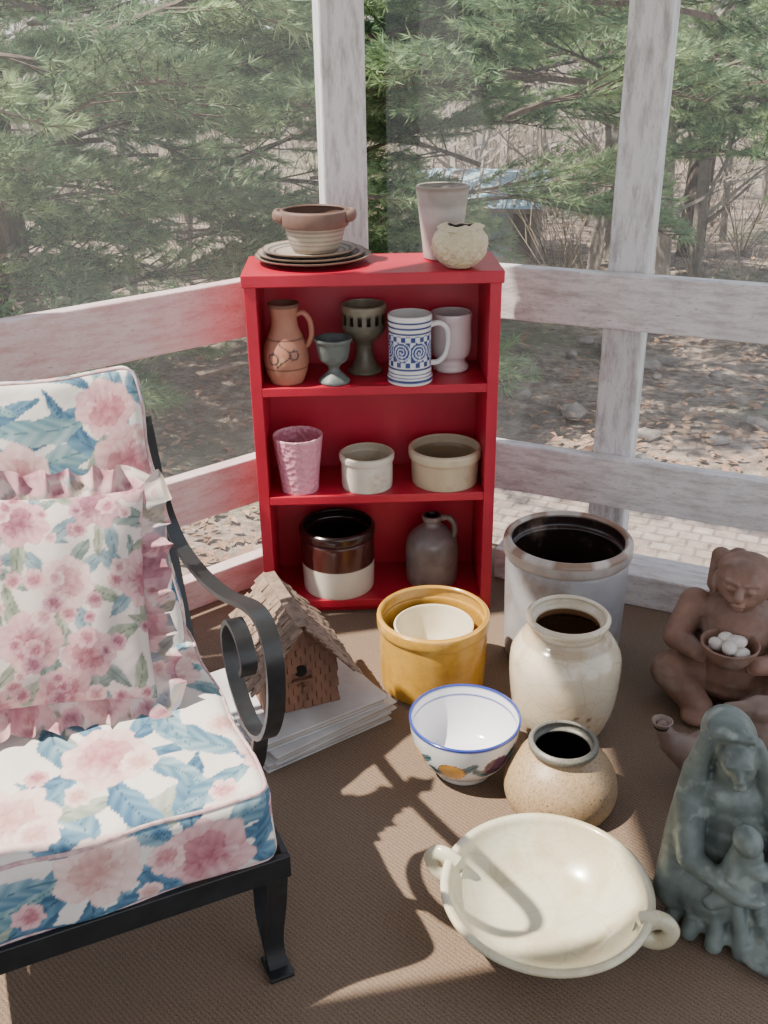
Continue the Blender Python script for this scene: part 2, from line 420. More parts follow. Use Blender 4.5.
m,nt,b=new_mat("stone_pavers")
v=objco(nt)
br=node(nt,"ShaderNodeTexBrick"); nt.links.new(v,br.inputs["Vector"]); br.inputs["Scale"].default_value=5.2
br.inputs["Color1"].default_value=lin4((140,120,110)); br.inputs["Color2"].default_value=lin4((172,156,146)); br.inputs["Mortar"].default_value=lin4((88,76,68))
br.inputs["Mortar Size"].default_value=0.04; br.inputs["Row Height"].default_value=0.4
nt.links.new(mixc(nt,.5,br.outputs[0],ramp(nt,noise(nt,14,5,.6,v),[(.3,lin4((96,82,74))),(.7,lin4((186,172,160)))])),b.inputs["Base Color"]); b.inputs["Roughness"].default_value=0.95
bump(nt,b,br.outputs[1],-0.6,0.02)
box("paver_path",(4.5,1.3,0.12),(2.1,3.75,-0.55),m,BW,rotz=ra,bev=0.01)
Mst=basic("field_stone",(158,148,138),(116,106,98),0.95,6,0.5)
se=empty("field_stones",(0,0,0),parent=BW)
for i in range(46):
    bm=bmesh.new(); bmesh.ops.create_icosphere(bm,subdivisions=2,radius=1)
    for vv in bm.verts: vv.co*=R.uniform(0.8,1.15)
    s=R.uniform(0.03,0.09); bmesh.ops.scale(bm,vec=(s*1.4,s,s*0.6),verts=bm.verts)
    me=bpy.data.meshes.new("stone"); bm.to_mesh(me); bm.free(); me.materials.append(Mst)
    o=bpy.data.objects.new("stone_%d"%i,me); o.location=(R.uniform(0.6,4.0),R.uniform(4.6,8.5),-0.58); o.rotation_euler[2]=R.uniform(0,6); link(o,se)
V=[];F=[]
for i in range(7000):
    y=4+R.random()**1.5*12; x=R.uniform(-.55,.6)*y
    z=-0.6+0.04*math.sin(x*1.3+y)+0.06*math.sin(y*0.9-x*0.6)+.025
    a=R.uniform(0,6.3); s=R.uniform(.02,.05); k=len(V)
    for dx,dy,dz in ((-1,0,0),(0,-.5,R.uniform(0,.5)),(1,0,R.uniform(0,.4)),(0,.5,R.uniform(0,.5))):
        V.append((x+s*(dx*math.cos(a)-dy*math.sin(a)),y+s*(dx*math.sin(a)+dy*math.cos(a)),z+dz*s))
    F.append((k,k+1,k+2,k+3))
mesh_obj("fallen_leaves",V,F,basic("dry_leaf",(180,146,120),(118,88,68),.9,2,0),BW,smooth=False)

def sticks():
    V=[];F=[]
    def stick(p,q,r1,r2):
        d=(q-p).normalized(); a=d.cross(Vector((0.3,0.9,0.1))).normalized(); b_=d.cross(a); k=len(V)
        for c_,r in ((p,r1),(q,r2)):
            for t in range(3):
                th=2*pi*t/3; V.append(tuple(c_+a*(r*math.cos(th))+b_*(r*math.sin(th))))
        for t in range(3): F.append((k+t,k+(t+1)%3,k+3+(t+1)%3,k+3+t))
    for i in range(360):
        y=R.uniform(9,48); x=R.uniform(-0.62,0.62)*y
        if abs(x/y-.095)<.085 and y<12: continue
        z0=-0.65+max(0,y-14)*0.028; h=R.uniform(4,9); r=R.uniform(0.02,0.10)*(1.3 if y>20 else 1)
        lean=Vector((R.uniform(-.12,.12),R.uniform(-.08,.08),1)).normalized()
        base=Vector((x,y,z0)); p=base; segs=4
        for s_ in range(segs):
            q=base+lean*(h*(s_+1)/segs)+Vector((R.uniform(-.12,.12),R.uniform(-.1,.1),0))
            stick(p,q,r*(1-s_*0.2),r*(1-(s_+1)*0.2)); p=q
        for k in range(R.randint(10,18)):
            t=R.uniform(0.05,0.75); p=base+lean*(h*t)
            d=Vector((R.uniform(-1,1),R.uniform(-.8,.8),R.uniform(0.05,0.9))).normalized(); L=R.uniform(0.5,2.0)
            q=p+d*L; stick(p,q,0.016+r*.12,0.006)
            for u in range(3):
                pp=p.lerp(q,R.uniform(.3,1)); d2=(d+Vector((R.uniform(-.9,.9),R.uniform(-.6,.6),R.uniform(-.2,.8)))).normalized()
                stick(pp,pp+d2*R.uniform(.2,.7),0.008,0.003)
    return V,F
Mbark=basic("grey_bark",(168,160,150),(126,118,110),0.95,8,0)
V,F=sticks(); mesh_obj("woodland_trees",V,F,Mbark,BW,smooth=False)
def brush(n,xr,yr,hr,spread=0.6):
    V=[];F=[]
    for i in range(n):
        y=R.uniform(*yr); x=R.uniform(*xr)*y; b0=Vector((x,y,-0.6+max(0,y-14)*0.028))
        if abs(x/y-.095)<.08 and y<12: continue
        for k in range(14):
            d=Vector((R.uniform(-spread,spread),R.uniform(-spread,spread),R.uniform(.5,1))).normalized(); L=R.uniform(*hr)
            a=Vector((R.uniform(-1,1),R.uniform(-1,1),0)).normalized()*0.008
            q=b0+d*L; kk=len(V); V+= [tuple(b0-a),tuple(b0+a),tuple(q+Vector((R.uniform(-.1,.1),0,0)))]; F.append((kk,kk+1,kk+2))
            for u in range(3):
                pp=b0.lerp(q,R.uniform(.3,.9)); q2=pp+(d+Vector((R.uniform(-.8,.8),R.uniform(-.8,.8),.3))).normalized()*L*.3
                kk=len(V); V+=[tuple(pp-a*.7),tuple(pp+a*.7),tuple(q2)]; F.append((kk,kk+1,kk+2))
    return V,F
Mbr=basic("dry_brush",(158,146,128),(118,108,92),1.0,4,0)
V,F=brush(420,(-.55,.55),(9,34),(0.4,1.5)); mesh_obj("undergrowth_brush",V,F,Mbr,BW,smooth=False)

m,nt,b=new_mat("pine_needles")
oi=node(nt,"ShaderNodeObjectInfo")
v=objco(nt)
c=mixc(nt,ramp(nt,noise(nt,5,3,0.6,v),[(0.38,(0,0,0)),(0.62,(1,1,1))]),lin4((92,122,78)),lin4((182,204,146)))
c=mixc(nt,ramp(nt,oi.outputs["Random"],[(0,(0,0,0)),(1,(.8,.8,.8))]),c,lin4((116,144,108)))
nt.links.new(c,b.inputs["Base Color"]); b.inputs["Roughness"].default_value=0.55
tl=node(nt,"ShaderNodeBsdfTranslucent"); mx=node(nt,"ShaderNodeMixShader"); mx.inputs[0].default_value=.3
nt.links.new(c,tl.inputs[0]); nt.links.new(b.outputs[0],mx.inputs[1]); nt.links.new(tl.outputs[0],mx.inputs[2]); nt.links.new(mx.outputs[0],nt.nodes["Material Output"].inputs[0])
M_need=m
M_pbark=basic("pine_bark",(108,94,82),(72,60,52),0.95,10,0.3,stretch=(3,3,1))
def pine_branch(seed,L):
    r=random.Random(seed); V=[];F=[];MI=[]
    def stick(p,q,r1,r2):
        d=(q-p).normalized(); a=d.cross(Vector((0,0.1,1))).normalized(); b_=d.cross(a); k=len(V)
        for c_,rr in ((p,r1),(q,r2)):
            for t in range(3):
                th=2*pi*t/3; V.append(tuple(c_+a*(rr*math.cos(th))+b_*(rr*math.sin(th))))
        for t in range(3): F.append((k+t,k+(t+1)%3,k+3+(t+1)%3,k+3+t)); MI.append(1)
    def P(t): return Vector((L*t,0.08*L*math.sin(t*3+seed),0.10*L*math.sin(t*2.4)-0.10*L*t*t))
    for i in range(10): stick(P(i/10),P((i+1)/10),0.022*(1-i/12),0.022*(1-(i+1)/12))
    def tuft(p,d):
        for k in range(13):
            e=(d*1.0+Vector((r.gauss(0,.5),r.gauss(0,.5),r.gauss(0,.4)))).normalized()
            l=r.uniform(.07,.12); s=e.cross(Vector((r.uniform(-1,1),r.uniform(-1,1),r.uniform(-1,1)))).normalized()*0.0046
            kk=len(V); V.extend([tuple(p-s),tuple(p+s),tuple(p+e*l+Vector((0,0,-.01)))]); F.append((kk,kk+1,kk+2)); MI.append(0)
    for i in range(26):
        t=0.2+0.8*i/25; sd_=1 if i%2 else -1
        p=P(t); tl=L*0.40*(1.15-t)+0.10
        d=Vector((0.75,sd_*r.uniform(.5,1.0),r.uniform(-.15,.30))).normalized()
        q=p+d*tl; stick(p,q,0.008,0.004)
        nn=max(4,int(tl/0.055))
        for k in range(nn):
            u=0.35+0.65*(k+r.random()*.6)/nn
            pp=p.lerp(q,min(u,1)); tuft(pp,(d+Vector((0,r.uniform(-.7,.7),r.uniform(-.1,.4)))).normalized())
            if r.random()<.4:
                d3=(d+Vector((r.uniform(-.3,.3),-sd_*r.uniform(.2,1.2),.1))).normalized(); q3=pp+d3*tl*.3
                stick(pp,q3,.003,.002); tuft(q3,d3); tuft(pp.lerp(q3,.5),d3)
    tuft(P(1),Vector((1,0,0)))
    me=bpy.data.meshes.new("pine_bough"); me.from_pydata(V,[],F); me.materials.append(M_need); me.materials.append(M_pbark)
    me.polygons.foreach_set("material_index",MI); me.update(); return me
PB=[pine_branch(s,l) for s,l in ((1,1.9),(2,1.5),(3,2.3),(4,1.2))]
pt=empty("pine_tree",parent=BW)
nbr=[0]
def putbranch(x,y,z,ang,pitch,sc,roll=0):
    nbr[0]+=1
    o=bpy.data.objects.new("bough_%d"%nbr[0],R.choice(PB)); o.location=(x,y,z); o.rotation_euler=(roll,pitch,ang); o.scale=(sc,)*3
    link(o,pt)
def trunk(x,y,r,h,nm):
    tube(nm,[(x,y,-0.7),(x+.05,y,h*.4),(x-.03,y+.05,h)],lambda t:r*(1-.5*t),M_pbark,parent=pt,seg=16)
trunk(-2.9,8.0,0.13,6,"trunk_1"); trunk(3.2,10.5,0.14,6,"trunk_2"); trunk(-0.4,9.5,0.10,6,"trunk_3")
for i in range(125):
    y=R.uniform(4.9,10.5); x=R.uniform(-0.52,-0.03)*y
    putbranch(x-R.uniform(0,1.0),y,R.uniform(-0.30,2.4),R.uniform(-0.7,0.7)+(pi if R.random()<.3 else 0),R.uniform(-.25,.3),R.uniform(.65,1.1),R.uniform(-.4,.4))
for i in range(112):
    y=R.uniform(5.4,12.0); x=R.uniform(-0.05,0.50)*y
    z=R.uniform(0.55,2.2)
    if .0<x/y<.22: z=max(z,1.22+R.uniform(0,.5)-.02*y)
    putbranch(x+R.uniform(0,1.2),y,z,pi+R.uniform(-0.6,0.6) if R.random()<.75 else R.uniform(-.6,.6),R.uniform(-.2,.12),R.uniform(.6,1.0),R.uniform(-.4,.4))
sh=empty("garden_shed",(1.06,10.9,-0.60),math.radians(-12))
Msw=basic("shed_wall",(176,166,156),(138,126,116),0.8,6,0.1)
Msr=basic("shed_roof",(140,180,200),(196,206,208),0.6,2.5,0.1,speck=(5,(150,120,100),.55,.06,.8)); Msd=basic("shed_frame",(110,98,88),None,0.8,6,0.1)
Mglass=basic("shed_panel",(130,154,166),(96,116,128),0.3,5,0)
box("body",(1.25,0.9,0.62),(0,0,0.31),Msw,sh)
for i in range(5): box("panel_%d"%i,(0.19,0.02,0.42),(-0.48+i*0.24,-0.46,0.34),Mglass if i%2 else Msd,sh,bev=0.002)
mesh_obj("roof",[(-.75,-.6,.62),(.75,-.6,.62),(.75,.6,.62),(-.75,.6,.62),(-.68,.1,.92),(.68,.1,.92)],[(0,1,5,4),(2,3,4,5),(0,4,3),(1,2,5),(3,2,1,0)],Msr,sh,smooth=False)
for i in range(7): box("batten_%d"%i,(0.02,0.72,0.02),(-.6+i*.2,-.25,.785),Msw,sh,bev=0,rot=(math.radians(23),0,0))

# ------------------------------------------------------------------ bookcase
m,nt,b=new_mat("red_paint")
v=objco(nt,(1,1,1))
f=ramp(nt,noise(nt,5,6,0.65,v),[(0.35,(0,0,0)),(0.7,(1,1,1))])
c=mixc(nt,f,lin4((186,30,56)),lin4((166,22,46)))
c=mixc(nt,ramp(nt,noise(nt,38,6,0.7,objco(nt,(1,4,4))),[(0.66,(0,0,0)),(0.70,(0.5,)*3)]),c,lin4((112,18,32)))
nt.links.new(c,b.inputs["Base Color"]); b.inputs["Roughness"].default_value=0.38
bump(nt,b,noise(nt,40,4,0.6,v),0.15,0.002); M_red=m
DX=-.007
BK=empty("bookcase",(-0.335-.010,2.512,0),math.radians(1.8))
W,D,Hb=0.652,0.235,0.985
box("side_left",(0.03,D,Hb-0.03),(0.015,D/2,(Hb-0.03)/2),M_red,BK,bev=0.002)
box("side_right",(0.03,D,Hb-0.03),(W-0.015,D/2,(Hb-0.03)/2),M_red,BK,bev=0.002)
box("top",(W+0.012,D+0.026,0.032),(W/2,D/2+.008,Hb-0.016),M_red,BK,bev=0.003)
box("back",(W-0.06,0.010,Hb-0.05),(W/2,D-0.006,(Hb-0.05)/2+0.01),M_red,BK,bev=0)
for i,z in enumerate((0.689,0.376,0.046)):
    box("shelf_%d"%i,(W-0.06,D-0.012,0.024),(W/2,D/2-0.006,z-0.012),M_red,BK,bev=0.002)
box("kick",(W-0.06,0.015,0.022),(W/2,0.03,0.011),M_red,BK,bev=0)
TOP=0.986

# ------------------------------------------------------------------ pottery
def thick(outer,t=0.006,bottom=0.01):
    inn=[]
    rim=outer[-1]
    inn.append((rim[0]-t*0.5,rim[1]+t*0.25))
    for r,z in reversed(outer[:-1]):
        if z>outer[0][1]+bottom*1.5 and r-t>0.004: inn.append((r-t,z))
    inn[0:1]=[inn[0],(rim[0]-t,rim[1]-t*0.3)]
    last=[p for p in outer if p[1]<=outer[0][1]+bottom*2][-1]
    inn+= [(max(0.01,last[0]-t*1.6),outer[0][1]+bottom*1.2),(0.002,outer[0][1]+bottom)]
    return inn
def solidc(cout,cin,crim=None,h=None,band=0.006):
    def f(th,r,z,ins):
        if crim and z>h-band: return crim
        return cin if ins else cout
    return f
G=attrmat("stoneware_glossy",rough=0.22,coat=0.3,var=0.15)
Gm=attrmat("stoneware_matte",rough=0.6,var=0.3,scale=18,bs=0.25,bscale=80)
Gst=attrmat("stoneware_stained",rough=0.3,coat=0.25,var=0.12,stain=(9,(150,128,100),0.56,0.6))
o_=[(.128,0),(.134,.006),(.136,.06),(.138,.13),(.138,.165),(.143,.172),(.143,.196),(.139,.20)]
Mmu=attrmat("mustard_glaze",rough=0.25,coat=0.4,var=0.25,scale=45,bs=0.12,bscale=120)
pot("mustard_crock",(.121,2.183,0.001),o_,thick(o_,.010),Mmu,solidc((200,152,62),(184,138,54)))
o_=[(.045,0),(.055,.0046),(.085,.0575),(.098,.115),(.102,.148)]
pot("cream_mixing_bowl",(.123,2.190,0.0135),o_,thick(o_,.006),G,solidc((224,214,188),(226,216,190)))
o_=[(.146,0),(.152,.01),(.156,.12),(.159,.25),(.158,.285),(.156,.297),(.165,.303),(.167,.318),(.166,.335),(.161,.341)]
def cf(th,r,z,ins):
    if z>.330: return (140,114,96) if math.sin(th*3)+math.sin(th*7+1)>-.2 else (190,178,168)
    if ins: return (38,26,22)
    if z>.30: return (166,158,152)
    k=math.sin(th*5)*math.sin(z*30+th*2)
    return (162+8*k,161+7*k,164+6*k)
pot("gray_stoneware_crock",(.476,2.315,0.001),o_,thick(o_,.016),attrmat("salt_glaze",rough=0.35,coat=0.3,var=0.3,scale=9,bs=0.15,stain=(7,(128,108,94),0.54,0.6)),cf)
o_=[(.098,0),(.106,.008),(.122,.06),(.130,.13),(.131,.175),(.126,.205),(.108,.235),(.088,.252),(.084,.262),(.085,.275),(.096,.282),(.098,.292),(.094,.297)]
def cf(th,r,z,ins):
    if ins and z<.27: return (120,84,58)
    if z<.262 and z>.235: return (186,168,142)
    a=(th-(-pi/2)+pi)%(2*pi)-pi
    x=a*.13; zz=z-.07
    if not ins and x*x/(.06**2)+zz*zz/(.03**2)<1 and math.sin(x*190)+math.sin(zz*260+x*90)>1.1: return (142,112,82)
    return (212,198,172)
pot("cream_stoneware_jar",(.425,2.000,0.001),o_,thick(o_,.010),attrmat("crackle_glaze",rough=0.18,coat=0.5,var=0.18,scale=8,crack=(22,(140,118,92),0.3),stain=(6,(160,130,94),0.54,0.5)),cf,seg=128)
o_=[(.100,0),(.112,.006),(.121,.03),(.121,.055),(.112,.085),(.094,.112),(.076,.128),(.068,.134),(.067,.140),(.073,.146),(.074,.156),(.070,.161)]
Msp=attrmat("speckled_glaze",rough=0.45,var=0.35,scale=150,bs=0.2,bscale=120,stain=(220,(70,50,36),0.55,0.9))
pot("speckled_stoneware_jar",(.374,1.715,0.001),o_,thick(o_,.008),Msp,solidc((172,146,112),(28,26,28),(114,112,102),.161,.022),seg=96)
fr=[]
for k in range(7):
    th=k*2*pi/7-1.9
    fr.append((th,[(222,162,62),(96,66,92),(212,130,80),(232,196,96),(110,80,100),(216,120,70),(226,170,80)][k],.030,.072+(k%2)*.012))
def cf(th,r,z,ins):
    if z>.136: return (44,62,140)
    if ins:
        return (46,66,150) if .118<z<.121 else (220,220,224)
    for t0,cc,rad,zc in fr:
        x=((th-t0+pi)%(2*pi)-pi)*.11; d=math.hypot(x,(z-zc)*1.15)
        if d<rad:
            k=.75+.35*(x/rad*.5+.5)
            if d>rad*.93: return (120,80,60)
            return tuple(min(255,c_*k) for c_ in cc)
        for sgn in (-1,1):
            xx=x-sgn*.034; zz=z-zc-.014*sgn; a_=xx*math.cos(.6*sgn)+zz*math.sin(.6*sgn); b_=-xx*math.sin(.6*sgn)+zz*math.cos(.6*sgn)
            if (a_/.026)**2+(b_/.010)**2<1: return (84,114,116) if abs(b_)>.0015 else (40,60,90)
    if z<.014: return (196,196,196)
    return (216,216,214)
o_=[(.062,0),(.066,.004),(.064,.014),(.075,.020),(.098,.045),(.113,.075),(.121,.11),(.125,.143)]
pot("fruit_painted_bowl",(.174,1.826,0.001),o_,thick(o_,.006,.022),attrmat("painted_majolica",rough=0.15,coat=0.5,var=0.04),cf,seg=220,step=.003)
WB=empty("two_handled_bowl",(.288,1.368,0.001),math.radians(-24))
Mwb=attrmat("worn_cream_glaze",rough=0.25,coat=0.4,var=0.12,scale=6,stain=(7,(176,160,120),0.48,0.55),crack=(14,(150,136,100),0.2))
o_=[(.083,0),(.090,.004),(.090,.012),(.118,.022),(.152,.048),(.174,.075),(.184,.088),(.193,.092),(.194,.100),(.187,.104)]
pot("body",(0,0,0),o_,[(.179,.100),(.170,.080),(.147,.052),(.108,.024),(.060,.014),(.002,.012)],Mwb,lambda th,r,z,ins:(212,206,178),seg=128,parent=WB)
for sgn in (-1,1):
    tube("handle_%d"%(1 if sgn>0 else 2),[(sgn*.178,-.0,.088),(sgn*.196,0,.100),(sgn*.214,0,.100),(sgn*.225,0,.084),(sgn*.218,0,.062),(sgn*.200,0,.050),(sgn*.178,0,.052),(sgn*.158,0,.056)],lambda t:.010+.004*abs(2*t-1),Mwb,WB,col=(212,206,178),flat=1.5,up=(0,0,1))
S1=.690; S2=.377; S3=.047
Mtc=attrmat("terracotta",rough=0.6,var=0.25,scale=22,bs=0.15)
TJ=empty("terracotta_jug",(-.246+DX,2.572,S1),0)
o_=[(.040,0),(.044,.004),(.054,.03),(.060,.062),(.057,.095),(.046,.125),(.036,.150),(.034,.175),(.038,.200),(.041,.211)]
def cf(th,r,z,ins):
    if ins: return (110,62,46)
    if z>.203: return (110,78,66)
    a=((th+pi/2+pi)%(2*pi)-pi)*.06
    if .118<z<.122 or .045<z<.048: return (96,58,46)
    if .05<z<.115:
        d=abs(a-.018*math.sin(z*90))
        if d<.003: return (72,50,46)
        if abs(math.hypot(a-.028,z-.085)-.012)<.0025 or abs(math.hypot(a+.030,z-.075)-.014)<.0025: return (68,56,58)
        if abs(a+.01)<.012 and abs(z-.07)<.012: return (190,142,108)
    return (168,114,92)
pot("body",(0,0,0),o_,thick(o_,.005),Mtc,cf,seg=128,step=.003,parent=TJ)
tube("handle",[(.032,0,.182),(.052,0,.186),(.068,0,.165),(.071,0,.130),(.062,0,.105),(.048,0,.095)],.007,Mtc,TJ,col=(164,108,88),rotz=math.radians(-8))
Mgo=attrmat("grey_green_ceramic",rough=0.5,var=0.35,scale=40,bs=0.4,bscale=90)
o_=[(.040,0),(.041,.006),(.030,.018),(.016,.032),(.015,.042),(.024,.052),(.036,.062),(.042,.085),(.045,.105),(.050,.114),(.050,.120)]
pot("footed_goblet",(-.120+DX,2.562,S1),o_,[(.045,.120),(.038,.104),(.033,.080),(.015,.060),(.002,.056)],Mgo,solidc((104,112,108),(72,78,76)))
o_=[(.046,0),(.048,.006),(.036,.018),(.024,.045),(.023,.075),(.034,.090),(.050,.105),(.060,.125),(.061,.160),(.061,.181),(.059,.186)]
def hl(th,r,z,ins):
    k=th/(2*pi)*16; return r>.05 and (abs((k%1)-.5)<.28) and .134<z<.160
pot("pierced_chalice",(-.040+DX,2.655,S1),o_,[(.056,.185),(.0565,.160),(.0555,.127),(.044,.109),(.02,.098),(.002,.096)],attrmat("olive_ash_glaze",rough=0.4,coat=0.2,var=0.4,scale=30,bs=0.2),solidc((112,108,92),(90,84,70),(136,126,104),.186,.02),hole=hl,step=.004,seg=96)
BM=empty("blue_white_stein",(.081+DX,2.566,S1),0)
def cf(th,r,z,ins):
    W_=(220,220,218); B=(44,62,118)
    if ins: return (210,208,204)
    for a,b_ in ((.010,.016),(.020,.023),(.040,.046),(.134,.140),(.150,.155),(.164,.168),(.028,.032)):
        if a<z<b_: return B
    if .048<z<.132:
        x=((th+pi/2+pi)%(2*pi)-pi)*.058; zc=z-.09
        for cx_ in (-.075,-.025,.025,.075,.125,-.125):
            dx=x-cx_; d=math.hypot(dx,zc); a_=math.atan2(zc,dx)
            if d<.026:
                sp_=(d/.0085 - a_/(2*pi)*1.0)%1
                if sp_<.6: return B
                return (196,206,222)
        return B if (math.sin(x*240)*math.sin(zc*230)>.0) else (206,212,222)
    return W_
o_=[(.056,0),(.060,.003),(.060,.018),(.057,.024),(.056,.09),(.056,.150),(.058,.158),(.058,.176),(.056,.180)]
Mst_=attrmat("painted_stoneware",rough=0.2,coat=0.4,var=0.06)
pot("body",(0,0,0),o_,thick(o_,.005),Mst_,cf,seg=200,step=.0025,parent=BM)
tube("handle",[(.052,0,.148),(.078,0,.152),(.098,0,.136),(.102,0,.100),(.094,0,.066),(.076,0,.048),(.054,0,.046)],.0075,Mst_,BM,col=(220,220,218),rotz=math.radians(8))
WM=empty("white_footed_mug",(.196+DX,2.668,S1),0)
o_=[(.046,0),(.049,.004),(.048,.014),(.040,.024),(.043,.034),(.052,.045),(.056,.08),(.055,.12),(.056,.150),(.055,.158)]
pot("body",(0,0,0),o_,thick(o_,.005,.035),G,solidc((220,206,206),(208,196,194)),parent=WM)
tube("handle",[(-.05,0,.135),(-.068,0,.14),(-.080,0,.115),(-.076,0,.085),(-.050,0,.066)],.006,G,WM,col=(216,204,202),rotz=math.radians(-35))
o_=[(.048,0),(.052,.003),(.056,.05),(.062,.10),(.068,.150),(.069,.160)]
pot("pink_tumbler",(-.227+DX,2.575,S2),o_,thick(o_,.005),attrmat("pink_embossed_glaze",rough=0.3,coat=0.2,var=0.1,vor=70),solidc((216,146,166),(200,128,146),(226,168,182),.160,.006),step=.004)
o_=[(.066,0),(.071,.004),(.072,.05),(.072,.078),(.076,.080),(.077,.094),(.074,.098)]
pot("small_cream_crock",(-.039+DX,2.594,S2),o_,thick(o_,.007),Gst,solidc((208,202,188),(190,180,156)))
o_=[(.088,0),(.093,.004),(.095,.05),(.096,.072),(.102,.076),(.103,.098),(.099,.102)]
pot("wide_stoneware_crock",(.181+DX,2.622,S2),o_,thick(o_,.008),Gst,solidc((190,172,144),(146,128,98),(200,186,158),.102,.024))
o_=[(.098,0),(.104,.004),(.106,.06),(.107,.095),(.107,.155),(.104,.165),(.110,.172),(.111,.192),(.107,.198)]
def cf(th,r,z,ins):
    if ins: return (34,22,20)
    return (218,210,194) if z<.088 else (72,34,30) if z<.166 else (50,28,26)
pot("two_tone_crock",(-.130+DX,2.620,S3),o_,thick(o_,.010),G,cf,step=.003)
BJ=empty("stoneware_jug",(.148+DX,2.645,S3),0)
o_=[(.070,0),(.075,.004),(.078,.05),(.078,.105),(.070,.140),(.046,.165),(.028,.178),(.024,.190),(.029,.194),(.030,.206),(.027,.209)]
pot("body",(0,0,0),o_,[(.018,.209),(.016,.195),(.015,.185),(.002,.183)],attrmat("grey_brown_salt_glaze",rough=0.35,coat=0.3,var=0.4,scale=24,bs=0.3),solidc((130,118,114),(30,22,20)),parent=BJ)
tube("handle",[(.024,0,.200),(.048,0,.205),(.066,0,.185),(.066,0,.155),(.058,0,.140)],.0085,basic("brown_glaze_handle",(124,108,100),(94,80,74),0.4,20,0.2),BJ,rotz=math.radians(-15))
PX=.014
PL=empty("stacked_plates",(-.192+PX,2.680,TOP),0)
def cfp(th,r,z,ins):
    if r>.147: return (120,100,86)
    if .128<r<.134 or .110<r<.115: return (84,76,84)
    return (170,156,142) if ins else (112,98,88)
for i,(rr_,dx) in enumerate(((.152,0),(.142,-.004),(.124,-.008))):
    s_=rr_/.152
    o_=[(.085*s_,0),(.090*s_,.003),(.120*s_,.008),(.148*s_,.014),(.152*s_,.017)]
    pot("plate_%d"%i,(dx,0,.001+i*.0085),o_,[(.150*s_,.019),(.125*s_,.012),(.095*s_,.008),(.002,.007)],Gm,(lambda s_:(lambda th,r,z,ins:cfp(th,r/s_,z,ins)))(s_),parent=PL,step=.004)
CB=empty("lugged_casserole_bowl",(-.184+PX,2.685,TOP+.0265),0)
o_=[(.056,0),(.060,.003),(.070,.025),(.078,.055),(.080,.062),(.088,.066),(.092,.085),(.091,.102),(.087,.105)]
def cf(th,r,z,ins):
    if ins: return (96,72,60)
    if z>.062: return (116,90,78)
    return (170,158,142) if math.sin(z*520)>-.3 else (134,120,106)
pot("body",(0,0,0),o_,thick(o_,.007),Gm,cf,parent=CB,step=.003)
for sgn in (-1,1):
    tube("lug_%d"%(sgn+2),[(sgn*.080,-.034,.088),(sgn*.097,-.024,.092),(sgn*.101,0,.093),(sgn*.097,.024,.092),(sgn*.080,.034,.088)],.009,Gm,CB,col=(116,90,78),flat=1.6)
o_=[(.044,0),(.048,.004),(.052,.04),(.058,.09),(.064,.14),(.069,.178),(.067,.184)]
def cf(th,r,z,ins):
    if ins: return (170,162,152)
    if z>.174: return (140,124,110)
    return (182,174,168) if z<.14 else (164,156,148)
pot("gray_tumbler",(.170+DX,2.700,TOP+.001),o_,thick(o_,.005),Gm,cf)
def dfm(p,m):
    th,r,z,ins=m
    k=1+ (0.02*math.sin(9*th+z*120)+.02*math.sin(14*th-z*210)) if not ins else 1
    dz=0
    if z>.092: dz=.002*math.sin(3*th)+.002*math.sin(5*th+1); k*=1+.16*math.sin(3*th+.6)+.1*math.sin(5*th)
    return (p[0]*k,p[1]*k,p[2]+dz)
o_=[(.030,0),(.036,.003),(.058,.022),(.070,.050),(.067,.076),(.052,.095),(.034,.104),(.026,.102)]
pot("urchin_bud_vase",(.208+DX,2.574,TOP+.001),o_,[(.025,.096),(.034,.080),(.002,.02)],attrmat("textured_cream",rough=0.6,var=0.15,vor=110),lambda th,r,z,ins:(40,32,26) if ins else (104,80,60) if r<.029 and z>.09 else (212,198,164),deform=dfm,seg=110,step=.003)

# ------------------------------------------------------------------ birdhouse on stack of albums
ang=math.radians(34.6)
Mpap=basic("white_album_cover",(204,203,204),(170,168,170),0.5,5,0.1,speck=(3,(160,150,140),.58,.1,.5)); Mpg=basic("paper_pages",(186,178,168),(140,130,122),0.8,3,0.4,stretch=(1,1,60))
ST=empty("stack_of_albums",(-.2255,2.049,0),ang)
for i in range(3):
    zz=.0012+i*.0235; dx,dy=[(0,0),(.010,-.006),(-.002,.010)][i]; da=[0,2.6,-2.0][i]
    a_=math.radians(da)
    box("cover_bottom_%d"%i,(.345,.335,.0040),(dx,dy,zz+.0020),Mpap,ST,rotz=a_,bev=.0008)
    box("pages_%d"%i,(.332,.322,.0142),(dx,dy,zz+.0111),Mpg,ST,rotz=a_,bev=0)
    box("cover_top_%d"%i,(.345,.335,.0040),(dx,dy,zz+.0202),Mpap,ST,rotz=a_,bev=.0008)
zt=.0012+2*.0235+.0222
BH=empty("birdhouse",(-.232,2.045,zt+.001),math.radians(22))
Mw=basic("birdhouse_wood",(128,88,66),(86,58,44),0.8,18,0.4,stretch=(1,1,.3)); Msh=basic("weathered_shingle",(146,124,108),(94,78,66),0.9,30,0.5)
w2,d2,hw,hp=.090,.085,.125,.235
vs=[(-w2,-d2,0),(w2,-d2,0),(w2,d2,0),(-w2,d2,0),(-w2,-d2,hw),(w2,-d2,hw),(w2,d2,hw),(-w2,d2,hw),(0,-d2,hp),(0,d2,hp)]
mesh_obj("house_body",vs,[(0,1,5,8,4),(1,2,6,5),(2,3,7,9,6),(3,0,4,7),(5,6,9,8),(7,4,8,9),(3,2,1,0)],Mw,BH,smooth=False)
Mdk=basic("dark_hole",(16,12,10),None,1,5,0)
